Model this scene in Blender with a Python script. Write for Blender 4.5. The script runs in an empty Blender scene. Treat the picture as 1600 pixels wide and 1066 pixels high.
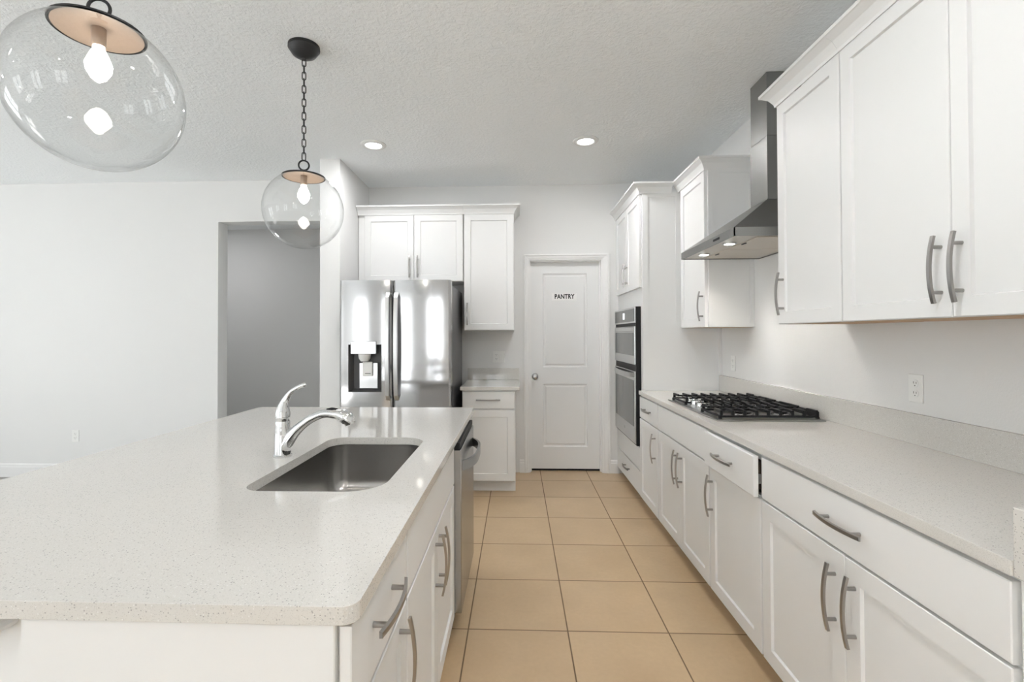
import bpy, bmesh, math, random
from mathutils import Vector, Matrix
PI = math.pi
random.seed(4)
scn = bpy.context.scene
COL = scn.collection

# ---------------------------------------------------------------- camera
F_PX, YAW, PITCH, ROLL, CAM_H, PPX, PPY = 754.42, .0387, .0124, -.0033, 1.3597, 778.05, 513.92
cam = bpy.data.cameras.new('camera'); camo = bpy.data.objects.new('camera', cam); COL.objects.link(camo)
cam.sensor_fit = 'HORIZONTAL'; cam.sensor_width = 36.0
cam.lens = F_PX / 1600 * 36.0
cam.shift_x = (800 - PPX) / 1600
cam.shift_y = (PPY - 533) / 1600
cam.clip_start = .02
fw = Vector((-math.sin(YAW) * math.cos(PITCH), math.cos(YAW) * math.cos(PITCH), math.sin(PITCH)))
rt = Vector((math.cos(YAW), math.sin(YAW), 0)); up = rt.cross(fw)
r2 = math.cos(ROLL) * rt + math.sin(ROLL) * up; u2 = -math.sin(ROLL) * rt + math.cos(ROLL) * up
M = Matrix((r2, u2, -fw)).transposed().to_4x4(); M.translation = (0, 0, CAM_H)
camo.matrix_world = M
scn.camera = camo
# ---------------------------------------------------------------- world, colour management
w = bpy.data.worlds.new('world'); scn.world = w; w.use_nodes = True
w.node_tree.nodes['Background'].inputs[0].default_value = (.93, .97, 1, 1)
w.node_tree.nodes['Background'].inputs[1].default_value = 3.0
vs = scn.view_settings
vs.view_transform = 'Standard'; vs.look = 'None'; vs.gamma = 1; vs.use_curve_mapping = False
vs.exposure = 0.7
scn.cycles.max_bounces = 14; scn.cycles.diffuse_bounces = 7; scn.cycles.transparent_max_bounces = 16
scn.cycles.sample_clamp_indirect = 6
# ---------------------------------------------------------------- daylight at the windows behind and beside the camera
WALL_W, CEIL, LEFTX, REARY, RIGHTX = 4.79, 2.845, -6.9, -4.4, 1.61
WINDOWS = [  # name, wall, centre along wall, width, z0, z1, columns, rows
    ('window_1', 'rear', -4.4, 1.5, .04, 2.30, 2, 1),
    ('window_2', 'rear', -1.0, 1.4, .75, 2.30, 2, 2),
    ('window_3', 'left', -2.6, 1.8, .6, 2.30, 2, 2),
    ('window_4', 'left', 1.0, 1.8, .6, 2.30, 2, 2),
]
SKY_W = 4.0   # watts per square metre of window
for nm, wall, c, ww, z0, z1, nc, nr in WINDOWS:
    L = bpy.data.lights.new('daylight', 'AREA'); L.shape = 'RECTANGLE'
    L.size = ww; L.size_y = z1 - z0; L.energy = SKY_W * ww * (z1 - z0); L.color = (.96, .98, 1)
    lo = bpy.data.objects.new('daylight', L); COL.objects.link(lo)
    if wall == 'rear':
        lo.location = (c, REARY - .16, (z0 + z1) / 2); lo.rotation_euler = (PI / 2, 0, 0)
    else:
        lo.location = (LEFTX - .16, c, (z0 + z1) / 2); lo.rotation_euler = (PI / 2, 0, -PI / 2)


sun = bpy.data.lights.new('sun', 'SUN'); sun.energy = 56; sun.angle = .02; sun.color = (.97, .98, 1)
so = bpy.data.objects.new('sun', sun); COL.objects.link(so); so.location = (-10, -8, 8)
so.rotation_euler = Vector((.68, .10, -.70)).to_track_quat('-Z', 'Y').to_euler()
# unseen ceiling lamps added as fill, hall too; two more boost the recessed lights
LAMP_W = 10
for x, y, k in ((.38, 1.0, .9), (.38, -1.7, 1.2), (-1.11, -1.7, .6), (-3.9, -.6, .3), (-1.11, 3.705, .65), (.533, 3.705, .7), (-3.9, 5.6, .5)):
    L = bpy.data.lights.new('downlight_and_fill', 'AREA'); L.shape = 'DISK'; L.size = .13; L.energy = LAMP_W * k; L.color = (.99, .985, 1)
    lo = bpy.data.objects.new('downlight_and_fill', L); COL.objects.link(lo); lo.location = (x, y, CEIL - .015)


# ================================================================ helpers
def node_mat(name):
    m = bpy.data.materials.new(name); m.use_nodes = True
    nt = m.node_tree; b = nt.nodes['Principled BSDF']
    return m, nt, b


def setp(b, **k):
    names = dict(col='Base Color', rough='Roughness', metal='Metallic', spec='Specular IOR Level', coat='Coat Weight',
                 crough='Coat Roughness', aniso='Anisotropic', arot='Anisotropic Rotation', emit='Emission Color',
                 es='Emission Strength', trans='Transmission Weight', ior='IOR')
    for a, v in k.items():
        if a in ('col', 'emit'): v = (*v, 1)
        b.inputs[names[a]].default_value = v


def simple(name, col, rough=.5, bump=0, bscale=200, **k):
    m, nt, b = node_mat(name); setp(b, col=col, rough=rough, **k)
    if bump:
        tc = nt.nodes.new('ShaderNodeTexCoord'); n = nt.nodes.new('ShaderNodeTexNoise'); bp = nt.nodes.new('ShaderNodeBump')
        n.inputs['Scale'].default_value = bscale; n.inputs['Detail'].default_value = 3
        bp.inputs['Strength'].default_value = bump; bp.inputs['Distance'].default_value = .004
        nt.links.new(tc.outputs['Object'], n.inputs['Vector']); nt.links.new(n.outputs['Fac'], bp.inputs['Height'])
        nt.links.new(bp.outputs['Normal'], b.inputs['Normal'])
    return m


def math_node(nt, op, a, b=None, c=None):
    n = nt.nodes.new('ShaderNodeMath'); n.operation = op
    for i, v in enumerate((a, b, c)):
        if v is None: continue
        if isinstance(v, (int, float)): n.inputs[i].default_value = v
        else: nt.links.new(v, n.inputs[i])
    return n.outputs[0]


def mix_col(nt, fac, a, b, blend='MIX'):
    n = nt.nodes.new('ShaderNodeMix'); n.data_type = 'RGBA'; n.blend_type = blend
    for i, v in ((0, fac), (6, a), (7, b)):
        if isinstance(v, (int, float)): n.inputs[i].default_value = v
        elif isinstance(v, tuple): n.inputs[i].default_value = (*v, 1)
        else: nt.links.new(v, n.inputs[i])
    return n.outputs[2]


WHITE_PAINT = simple('cabinet_white_paint', (.775, .778, .77), .42, .02, 60, spec=.35)
TRIM_PAINT = simple('trim_white_paint', (.83, .83, .82), .38)
DOOR_PAINT = simple('door_white_paint', (.80, .805, .80), .4, .03, 120)
WALL_PAINT = simple('wall_off_white_paint', (.765, .765, .755), .75, .12, 160)
HALL_PAINT = simple('hall_off_white_paint', (.765, .765, .755), .75, .12, 160)
PLASTIC = simple('white_plastic', (.82, .82, .80), .35)
SLOT = simple('socket_slot_dark', (.05, .05, .05), .6)
NICKEL = simple('brushed_nickel', (.38, .37, .355), .28, metal=1)
CHROME = simple('polished_chrome', (.74, .75, .76), .05, metal=1)
KNOB_STEEL = simple('satin_steel', (.5, .5, .5), .25, metal=1)
BLACK_METAL = simple('matte_black_metal', (.012, .012, .013), .45)
CAST_IRON = simple('cast_iron', (.010, .010, .011), .5, .1, 500, spec=.3)
BLACK_GLASS = simple('black_oven_glass', (.075, .08, .08), .07, spec=.6)
BLACK_PLASTIC = simple('black_plastic', (.012, .012, .013), .5, spec=.25)
DARK_GREY = simple('dark_grey_plastic', (.10, .10, .10), .5)
FRIDGE_SIDE = simple('fridge_grey_side', (.11, .11, .115), .35, metal=.4)
DARK_VOID = simple('unlit_interior', (.04, .04, .04), .8)
WOOD = simple('maple_underside', (.52, .34, .19), .55)
SHADED_WOOD = simple('shaded_drawer_side', (.10, .075, .055), .5)  # shade of the open drawer gap put into the wood colour
BRASS = simple('aged_brass_disc', (.34, .255, .195), .4, .25, 40, metal=.25)
SIGN_WHITE = simple('sign_white', (.88, .88, .87), .4)
INK = simple('sign_black_ink', (.01, .01, .01), .6)
GREY_INK = simple('sign_grey_ink', (.62, .62, .62), .6)


def steel(name, col=(.60, .605, .61), rough=.24, axis='Z', aniso=.75):
    """brushed stainless steel with horizontal grain"""
    m, nt, b = node_mat(name); setp(b, col=col, rough=rough, metal=1, aniso=aniso)
    tg = nt.nodes.new('ShaderNodeTangent'); tg.direction_type = 'RADIAL'; tg.axis = axis
    nt.links.new(tg.outputs[0], b.inputs['Tangent'])
    tc = nt.nodes.new('ShaderNodeTexCoord'); mp = nt.nodes.new('ShaderNodeMapping'); mp.inputs['Scale'].default_value = (3, 3, 700)
    n = nt.nodes.new('ShaderNodeTexNoise'); n.inputs['Scale'].default_value = 1; n.inputs['Detail'].default_value = 2
    nt.links.new(tc.outputs['Object'], mp.inputs[0]); nt.links.new(mp.outputs[0], n.inputs['Vector'])
    mr = nt.nodes.new('ShaderNodeMapRange'); mr.inputs[3].default_value = rough * .85; mr.inputs[4].default_value = rough * 1.2
    nt.links.new(n.outputs['Fac'], mr.inputs[0]); nt.links.new(mr.outputs[0], b.inputs['Roughness'])
    return m


STEEL = steel('brushed_stainless_steel')
TRAY_STEEL = simple('cooktop_tray_steel', (.40, .395, .385), .3, metal=1)
FRIDGE_STEEL = steel('fridge_stainless_steel', (.52, .52, .525), .11, aniso=.6)
HANDLE_STEEL = simple('fridge_handle_steel', (.62, .62, .62), .3, metal=1)
HOOD_STEEL = steel('hood_stainless_steel', (.28, .28, .272), .4, aniso=.3)
SINK_STEEL = simple('sink_stainless_steel', (.46, .45, .435), .24, metal=1)
DW_STEEL = steel('dishwasher_stainless_steel', (.44, .45, .46), .24)


def quartz():
    m, nt, b = node_mat('speckled_white_quartz'); setp(b, rough=.06, spec=.55)
    tc = nt.nodes.new('ShaderNodeTexCoord')

    def flecks(scale, thr, soft, seedcut):
        v = nt.nodes.new('ShaderNodeTexVoronoi'); v.inputs['Scale'].default_value = scale
        nt.links.new(tc.outputs['Object'], v.inputs['Vector'])
        d = nt.nodes.new('ShaderNodeMapRange'); d.inputs[1].default_value = thr; d.inputs[2].default_value = thr + soft
        d.inputs[3].default_value = 1; d.inputs[4].default_value = 0
        nt.links.new(v.outputs['Distance'], d.inputs[0])
        s = nt.nodes.new('ShaderNodeSeparateColor'); nt.links.new(v.outputs['Color'], s.inputs[0])
        keep = math_node(nt, 'GREATER_THAN', s.outputs[0], seedcut)
        return math_node(nt, 'MULTIPLY', d.outputs[0], keep), s.outputs[1]
    f1, c1 = flecks(235, .25, .11, .76)
    f2, c2 = flecks(520, .30, .15, .62)
    f3, c3 = flecks(260, .2, .2, .88)
    base = mix_col(nt, f2, (.655, .64, .605), (.555, .54, .51))
    base = mix_col(nt, f3, base, (.75, .745, .725))
    dark = mix_col(nt, c1, (.22, .22, .215), (.48, .475, .45))
    out = mix_col(nt, math_node(nt, 'MULTIPLY', f1, .8), base, dark)
    nt.links.new(out, b.inputs['Base Color'])
    return m


QUARTZ = quartz()


def tile_floor():
    m, nt, b = node_mat('beige_ceramic_tile'); S, X0, Y0 = .4572, -.2282, 4.527
    g = nt.nodes.new('ShaderNodeNewGeometry'); sp = nt.nodes.new('ShaderNodeSeparateXYZ')
    nt.links.new(g.outputs['Position'], sp.inputs[0])
    u = math_node(nt, 'DIVIDE', math_node(nt, 'SUBTRACT', sp.outputs[0], X0 - 40 * S), S)
    v = math_node(nt, 'DIVIDE', math_node(nt, 'SUBTRACT', sp.outputs[1], Y0 - 40 * S), S)
    fu, fv = math_node(nt, 'FRACT', u), math_node(nt, 'FRACT', v)
    eu = math_node(nt, 'MINIMUM', fu, math_node(nt, 'SUBTRACT', 1, fu)); ev = math_node(nt, 'MINIMUM', fv, math_node(nt, 'SUBTRACT', 1, fv))
    e = math_node(nt, 'MINIMUM', eu, ev)
    mr = nt.nodes.new('ShaderNodeMapRange'); mr.inputs[1].default_value = .0045; mr.inputs[2].default_value = .0085
    nt.links.new(e, mr.inputs[0]); tile = mr.outputs[0]
    cb = nt.nodes.new('ShaderNodeCombineXYZ')
    nt.links.new(math_node(nt, 'FLOOR', u), cb.inputs[0]); nt.links.new(math_node(nt, 'FLOOR', v), cb.inputs[1])
    wn = nt.nodes.new('ShaderNodeTexWhiteNoise'); nt.links.new(cb.outputs[0], wn.inputs['Vector'])
    n1 = nt.nodes.new('ShaderNodeTexNoise'); n1.inputs['Scale'].default_value = 3.4; n1.inputs['Detail'].default_value = 5
    n2 = nt.nodes.new('ShaderNodeTexNoise'); n2.inputs['Scale'].default_value = 45; n2.inputs['Detail'].default_value = 6
    for n in (n1, n2): nt.links.new(g.outputs['Position'], n.inputs['Vector'])
    va = nt.nodes.new('ShaderNodeVectorMath'); va.operation = 'ADD'
    nt.links.new(g.outputs['Position'], va.inputs[0]); nt.links.new(wn.outputs['Color'], va.inputs[1]); nt.links.new(va.outputs[0], n1.inputs['Vector'])
    c = mix_col(nt, n1.outputs['Fac'], (.42, .295, .17), (.70, .53, .335))
    c = mix_col(nt, math_node(nt, 'MULTIPLY', n2.outputs['Fac'], .5), c, (.40, .285, .17))
    c = mix_col(nt, math_node(nt, 'MULTIPLY', wn.outputs['Value'], .25), c, (.55, .40, .25))
    c = mix_col(nt, tile, (.17, .115, .065), c)
    nt.links.new(c, b.inputs['Base Color'])
    rr = nt.nodes.new('ShaderNodeMapRange'); rr.inputs[3].default_value = .8; rr.inputs[4].default_value = .30
    nt.links.new(tile, rr.inputs[0]); nt.links.new(rr.outputs[0], b.inputs['Roughness'])
    bp = nt.nodes.new('ShaderNodeBump'); bp.inputs['Strength'].default_value = .5; bp.inputs['Distance'].default_value = .003
    h = math_node(nt, 'ADD', tile, math_node(nt, 'MULTIPLY', n2.outputs['Fac'], .12))
    nt.links.new(h, bp.inputs['Height']); nt.links.new(bp.outputs['Normal'], b.inputs['Normal'])
    return m


def ceiling_mat():
    m, nt, b = node_mat('textured_ceiling_paint'); setp(b, col=(.93, .95, .96), rough=.85)
    g = nt.nodes.new('ShaderNodeNewGeometry')
    n = nt.nodes.new('ShaderNodeTexNoise'); n.inputs['Scale'].default_value = 55; n.inputs['Detail'].default_value = 4
    n2 = nt.nodes.new('ShaderNodeTexNoise'); n2.inputs['Scale'].default_value = 130; n2.inputs['Detail'].default_value = 2
    for q in (n, n2): nt.links.new(g.outputs['Position'], q.inputs['Vector'])
    mr = nt.nodes.new('ShaderNodeMapRange'); mr.inputs[1].default_value = .42; mr.inputs[2].default_value = .62
    nt.links.new(n.outputs['Fac'], mr.inputs[0])
    h = math_node(nt, 'ADD', mr.outputs[0], math_node(nt, 'MULTIPLY', n2.outputs['Fac'], .5))
    bp = nt.nodes.new('ShaderNodeBump'); bp.inputs['Strength'].default_value = .34; bp.inputs['Distance'].default_value = .006
    nt.links.new(h, bp.inputs['Height']); nt.links.new(bp.outputs['Normal'], b.inputs['Normal'])
    return m


def emitter(name, col, s):
    m, nt, b = node_mat(name); setp(b, col=(.9, .9, .9), emit=col, es=s); return m


LED = emitter('led_diffuser', (1, .98, .94), 9)
BULB = emitter('bulb_glow', (1, .94, .85), 18)
HOOD_LED = emitter('hood_lamp_glow', (1, .96, .9), 25)
DISPLAY = emitter('oven_display_glow', (.85, .92, 1), .5)


def globe_glass():
    m = bpy.data.materials.new('clear_globe_glass'); m.use_nodes = True; nt = m.node_tree
    nt.nodes.clear(); out = nt.nodes.new('ShaderNodeOutputMaterial')
    tr = nt.nodes.new('ShaderNodeBsdfTransparent'); gl = nt.nodes.new('ShaderNodeBsdfGlossy'); gl.inputs['Roughness'].default_value = .015
    lw = nt.nodes.new('ShaderNodeLayerWeight'); lw.inputs['Blend'].default_value = .5
    mr = nt.nodes.new('ShaderNodeMapRange'); mr.inputs[1].default_value = .55; mr.inputs[2].default_value = 1; mr.inputs[3].default_value = 0; mr.inputs[4].default_value = 1
    nt.links.new(lw.outputs['Facing'], mr.inputs[0])
    tint = mix_col(nt, mr.outputs[0], (.975, .98, .98), (.86, .87, .87)); nt.links.new(tint, tr.inputs['Color'])
    mx = nt.nodes.new('ShaderNodeMixShader')
    sch = math_node(nt, 'MULTIPLY_ADD', math_node(nt, 'POWER', lw.outputs['Facing'], 4.5), .9, .045); nt.links.new(sch, mx.inputs[0]); nt.links.new(tr.outputs[0], mx.inputs[1]); nt.links.new(gl.outputs[0], mx.inputs[2])
    nt.links.new(mx.outputs[0], out.inputs['Surface'])
    return m


GLASS = globe_glass()


# ---------------------------------------------------------------- mesh helpers
def obj(name, bm, mat, parent=None, loc=(0, 0, 0), rot=(0, 0, 0), smooth=False, label=None, recalc=True):
    if recalc: bmesh.ops.recalc_face_normals(bm, faces=bm.faces)
    me = bpy.data.meshes.new(name); bm.to_mesh(me); bm.free()
    for mm in (mat if isinstance(mat, (list, tuple)) else [mat]): me.materials.append(mm)
    o = bpy.data.objects.new(name, me); COL.objects.link(o)
    o.location = loc; o.rotation_euler = rot
    if parent: o.parent = parent
    if label: o['label'] = label
    if smooth:
        for p in me.polygons: p.use_smooth = True
        if smooth is not True:
            me.set_sharp_from_angle(angle=math.radians(smooth))
    return o


def thing(name, label, cat, loc=(0, 0, 0), rz=0, group=None):
    o = bpy.data.objects.new(name, None); COL.objects.link(o)
    o.location = loc; o.rotation_euler = (0, 0, rz); o.empty_display_size = .1
    o['label'] = label; o['category'] = cat
    if group: o['group'] = group
    return o


def tag(o, label, cat, group=None):
    o['label'] = label; o['category'] = cat
    if group: o['group'] = group
    return o


def struct(o, label=None):
    o['kind'] = 'structure'
    if label: o['label'] = label
    return o


def box(bm, x0, x1, y0, y1, z0, z1, bev=0, mi=0, seg=1):
    r = bmesh.ops.create_cube(bm, size=1, matrix=Matrix.Translation(((x0 + x1) / 2, (y0 + y1) / 2, (z0 + z1) / 2)) @
                              Matrix.Diagonal((abs(x1 - x0), abs(y1 - y0), abs(z1 - z0), 1)))
    fs = {f for v in r['verts'] for f in v.link_faces}
    if bev:
        es = list({e for v in r['verts'] for e in v.link_edges})
        q = bmesh.ops.bevel(bm, geom=es, offset=bev, segments=seg, affect='EDGES', profile=.5)
        fs = set(q['faces']) | {f for f in fs if f.is_valid}
    for f in fs:
        if f.is_valid: f.material_index = mi


def boxes(*bs, bev=0):
    bm = bmesh.new()
    for b in bs: box(bm, *b, bev=bev)
    return bm


def loft(bm, rings, cap0=True, cap1=True, closed=True, mi=0):
    vs = [[bm.verts.new(p) for p in r] for r in rings]
    n = len(vs[0])
    for a, b in zip(vs, vs[1:]):
        for i in range(n if closed else n - 1):
            f = bm.faces.new((a[i], a[(i + 1) % n], b[(i + 1) % n], b[i])); f.material_index = mi
    if cap0: bm.faces.new(vs[0][::-1]).material_index = mi
    if cap1: bm.faces.new(vs[-1]).material_index = mi
    return vs


def lathe(bm, prof, n=32, c=(0, 0, 0), cap0=True, cap1=True, axis='Z', mi=0):
    rings = []
    for r, h in prof:
        ring = []
        for i in range(n):
            t = 2 * PI * i / n; a, b = r * math.cos(t), r * math.sin(t)
            p = (a, b, h) if axis == 'Z' else (h, a, b) if axis == 'X' else (b, h, a)
            ring.append((p[0] + c[0], p[1] + c[1], p[2] + c[2]))
        rings.append(ring)
    loft(bm, rings, cap0, cap1, mi=mi)


def tube(bm, pts, rad, n=10, closed=False, flat=1.0, caps=True, upv=(0, 0, 1)):
    P = [Vector(p) for p in pts]; m = len(P); R = rad if isinstance(rad, (list, tuple)) else [rad] * m
    rings = []; nrm = None
    for i in range(m):
        t = (P[(i + 1) % m] - P[i - 1]) if closed else (P[min(i + 1, m - 1)] - P[max(i - 1, 0)])
        t.normalize()
        if nrm is None:
            nrm = Vector(upv); nrm = nrm - t * nrm.dot(t)
            if nrm.length < 1e-4: nrm = Vector((1, 0, 0)) - t * t.x
        else: nrm = nrm - t * nrm.dot(t)
        nrm.normalize(); bn = t.cross(nrm)
        rings.append([P[i] + (nrm * math.cos(2 * PI * k / n) * flat + bn * math.sin(2 * PI * k / n)) * R[i] for k in range(n)])
    if closed: rings.append(rings[0])
    if closed:
        vs = [[bm.verts.new(p) for p in r] for r in rings[:-1]]; vs.append(vs[0])
        for a, b in zip(vs, vs[1:]):
            for i in range(n): bm.faces.new((a[i], a[(i + 1) % n], b[(i + 1) % n], b[i]))
    else: loft(bm, rings, caps, caps)


def spline(pts, k=8):
    """Catmull-Rom through pts (tuples of any length)"""
    out = []; n = len(pts)
    for i in range(n - 1):
        p0, p1, p2, p3 = pts[max(i - 1, 0)], pts[i], pts[i + 1], pts[min(i + 2, n - 1)]
        for j in range(k):
            t = j / k
            out.append(tuple(.5 * (2 * b + (c - a) * t + (2 * a - 5 * b + 4 * c - d) * t * t + (3 * b - a - 3 * c + d) * t ** 3)
                             for a, b, c, d in zip(p0, p1, p2, p3)))
    out.append(tuple(pts[-1])); return out


def rrect(x0, x1, y0, y1, r, n=6):
    """rounded rectangle outline; r may be one radius or four (ll, lr, ur, ul)"""
    rs = r if isinstance(r, (list, tuple)) else [r] * 4
    out = []
    for (cx, cy, a0), q in zip(((x0, y0, PI), (x1, y0, 1.5 * PI), (x1, y1, 0), (x0, y1, .5 * PI)), rs):
        ox = cx + (q if cx == x0 else -q); oy = cy + (q if cy == y0 else -q)
        if q < 1e-5: out.append((cx, cy)); continue
        for i in range(n + 1):
            a = a0 + .5 * PI * i / n
            out.append((ox + q * math.cos(a), oy + q * math.sin(a)))
    return out


def sweep(bm, path, prof, side=1, caps=True):
    """sweep a profile (outward offset, z) along a 2-D path with mitred corners; side=+1: outward is to the right of travel"""
    P = [Vector(p) for p in path]; n = len(P); rings = []
    for i in range(n):
        d0 = (P[i] - P[i - 1]).normalized() if i else None
        d1 = (P[i + 1] - P[i]).normalized() if i < n - 1 else None
        d0 = d0 or d1; d1 = d1 or d0
        n0 = Vector((d0.y, -d0.x)) * side; n1 = Vector((d1.y, -d1.x)) * side
        m = (n0 + n1); m = m / m.dot(n0) if m.length > 1e-6 else n0
        rings.append([(P[i].x + m.x * o, P[i].y + m.y * o, z) for o, z in prof])
    loft(bm, rings, caps, caps)


def shaker(w, h, t=.02, f=.06, rec=.009):
    """recessed-panel front: x 0..w, z 0..h, back at y=0, face at y=-t"""
    bm = bmesh.new()

    def ring(i, y): return [(i, y, i), (w - i, y, i), (w - i, y, h - i), (i, y, h - i)]
    rs = [ring(0, 0), ring(0, -t + .0022), ring(.0022, -t)]
    if rec: rs += [ring(f, -t), ring(f + .004, -t + rec)]
    loft(bm, rs)
    return bm


HANDLE_MESH = {}


def handle(parent, x, z, y, vertical=True, L=.205):
    """arched flat bar pull on two round posts, standing out along -y"""
    key = (L,)
    if key not in HANDLE_MESH:
        bm = bmesh.new(); rings = []; n = 14; pp = .069 * L / .205
        fy = lambda s: -(.024 + .013 * (1 - (2 * s / L) ** 2))
        for i in range(n + 1):
            s = -L / 2 + L * i / n; y_ = fy(s)
            tl = -.013 * -8 * s / L ** 2
            nx = Vector((0, 1, -(tl))).normalized() * .0035
            c = Vector((0, y_, s)); hw = .0068
            rings.append([c + nx + Vector((-hw, 0, 0)), c + nx + Vector((hw, 0, 0)), c - nx + Vector((hw * .8, 0, 0)), c - nx + Vector((-hw * .8, 0, 0))])
        loft(bm, rings)
        for s in (-pp, pp):
            lathe(bm, [(.0058, .001), (.0054, fy(s) + .001)], 12, (0, 0, s), axis='Y')
        bmesh.ops.recalc_face_normals(bm, faces=bm.faces)
        me = bpy.data.meshes.new('handle'); bm.to_mesh(me); bm.free(); me.materials.append(NICKEL)
        for p in me.polygons: p.use_smooth = True
        me.set_sharp_from_angle(angle=math.radians(40)); HANDLE_MESH[key] = me
    o = bpy.data.objects.new('handle', HANDLE_MESH[key]); COL.objects.link(o); o.parent = parent
    o.location = (x, y, z)
    if not vertical: o.rotation_euler = (0, PI / 2, 0)
    o['label'] = 'brushed nickel arched bar handle'
    return o


def front(root, kind, x0, x1, z0, z1, hnd=None, yface=0, pull=0, t=.02, f=.06):
    """a door / drawer / panel on the face (local y = yface) of a cabinet; hnd = ('v'|'h', x, z) in cabinet coordinates"""
    bm = shaker(x1 - x0, z1 - z0, t, f, .009 if kind == 'door' else 0)
    o = obj({'door': 'door', 'drawer': 'drawer', 'panel': 'false_front'}[kind], bm, WHITE_PAINT, root, (x0, yface - .001 - pull, z0))
    if hnd: handle(o, hnd[1] - x0, hnd[2] - z0, -t, hnd[0] == 'v')
    return o


# ================================================================ the room
bm = bmesh.new(); box(bm, -1.45, RIGHTX + .1, REARY, WALL_W + .5, -.1, 0)
struct(obj('floor', bm, tile_floor()), 'beige ceramic tile floor')
bm = bmesh.new(); box(bm, LEFTX - .1, -1.45, REARY, 7.3, -.1, 0)
struct(obj('floor_side', bm, simple('grey_floor_carpet', (.34, .335, .32), .95, .6, 500)), 'grey floor beyond the island')
bm = bmesh.new(); box(bm, LEFTX - .1, RIGHTX + .1, REARY - .1, 7.3, CEIL, CEIL + .1)
struct(obj('ceiling', bm, ceiling_mat()), 'pale knockdown textured ceiling')
# back wall with the pantry doorway
DX0, DX1, DZ = .121, .845, 2.105
bm = boxes((-1.48, DX0, WALL_W, WALL_W + .12, 0, CEIL), (DX1, RIGHTX + .1, WALL_W, WALL_W + .12, 0, CEIL), (DX0, DX1, WALL_W, WALL_W + .12, DZ, CEIL))
struct(obj('wall_back', bm, WALL_PAINT))
bm = boxes((-1.65, -1.48, 3.99, 7.2, 0, CEIL)); struct(obj('wall_stub', bm, WALL_PAINT), 'short wall end beside the fridge')
LW = 4.51
bm = boxes((LEFTX, -2.855, LW, LW + .15, 0, CEIL), (-2.855, -1.65, LW, LW + .15, 2.45, CEIL)); struct(obj('wall_left_far', bm, WALL_PAINT))
bm = boxes((-4.4, -1.65, 6.6, 6.7, 0, CEIL), (-4.5, -4.4, LW + .15, 6.7, 0, CEIL)); struct(obj('wall_hall', bm, HALL_PAINT), 'hall wall seen through the opening')
bm = boxes((RIGHTX, RIGHTX + .1, .96, WALL_W, 0, CEIL)); struct(obj('wall_right', bm, WALL_PAINT))
bm = boxes((1.03, RIGHTX + .1, .86, .96, 0, CEIL), (1.03, 1.13, REARY, .86, 0, CEIL)); struct(obj('wall_right_near', bm, WALL_PAINT))


def wall_holes(along, c0, c1, holes, t0, t1):
    """boxes of a wall from c0..c1 with window holes (c, w, z0, z1); along='x' or 'y'"""
    bs = []; cur = c0
    mk = lambda a, b, z0, z1: (a, b, t0, t1, z0, z1) if along == 'x' else (t0, t1, a, b, z0, z1)
    for c, ww, z0, z1 in sorted(holes):
        bs.append(mk(cur, c - ww / 2, 0, CEIL))
        if z0 > .01: bs.append(mk(c - ww / 2, c + ww / 2, 0, z0))
        bs.append(mk(c - ww / 2, c + ww / 2, z1, CEIL)); cur = c + ww / 2
    bs.append(mk(cur, c1, 0, CEIL)); return bs


struct(obj('wall_rear', boxes(*wall_holes('x', LEFTX, 1.03, [(c, ww, a, b) for n, q, c, ww, a, b, _, _ in WINDOWS if q == 'rear'], REARY - .12, REARY)), WALL_PAINT))
struct(obj('wall_left', boxes(*wall_holes('y', REARY, LW, [(c, ww, a, b) for n, q, c, ww, a, b, _, _ in WINDOWS if q == 'left'], LEFTX - .12, LEFTX)), WALL_PAINT))
for nm, wall, c, ww, z0, z1, nc, nr in WINDOWS:
    bm = bmesh.new(); fr = .05
    a0, a1 = c - ww / 2, c + ww / 2

    def bar(p0, p1, q0, q1):
        if wall == 'rear': box(bm, p0, p1, REARY - .09, REARY - .03, q0, q1)
        else: box(bm, LEFTX - .09, LEFTX - .03, p0, p1, q0, q1)
    bar(a0, a0 + fr, z0, z1); bar(a1 - fr, a1, z0, z1); bar(a0, a1, z0, z0 + fr); bar(a0, a1, z1 - fr, z1)
    for i in range(1, nc): x = a0 + ww * i / nc; bar(x - .11, x + .11, z0, z1)
    for i in range(1, nr): z = z0 + (z1 - z0) * i / nr; bar(a0, a1, z - .03, z + .03)
    struct(obj(nm, bm, TRIM_PAINT), 'white framed window behind the viewpoint')

# baseboards (profile: outward offset, z)
BB = [(0, 0), (.015, 0), (.015, .095), (.011, .105), (.011, .115), (.005, .128), (0, .128)]
bm = bmesh.new(); sweep(bm, [(-2.86, LW), (LEFTX, LW)], BB, -1); struct(obj('baseboard_left', bm, TRIM_PAINT))
bm = bmesh.new(); sweep(bm, [(.026, WALL_W), (.071, WALL_W)], BB, 1); struct(obj('baseboard_back', bm, TRIM_PAINT))
bm = bmesh.new(); sweep(bm, [(.914, WALL_W), (1.0, WALL_W)], BB, 1); struct(obj('baseboard_right', bm, TRIM_PAINT))
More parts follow.
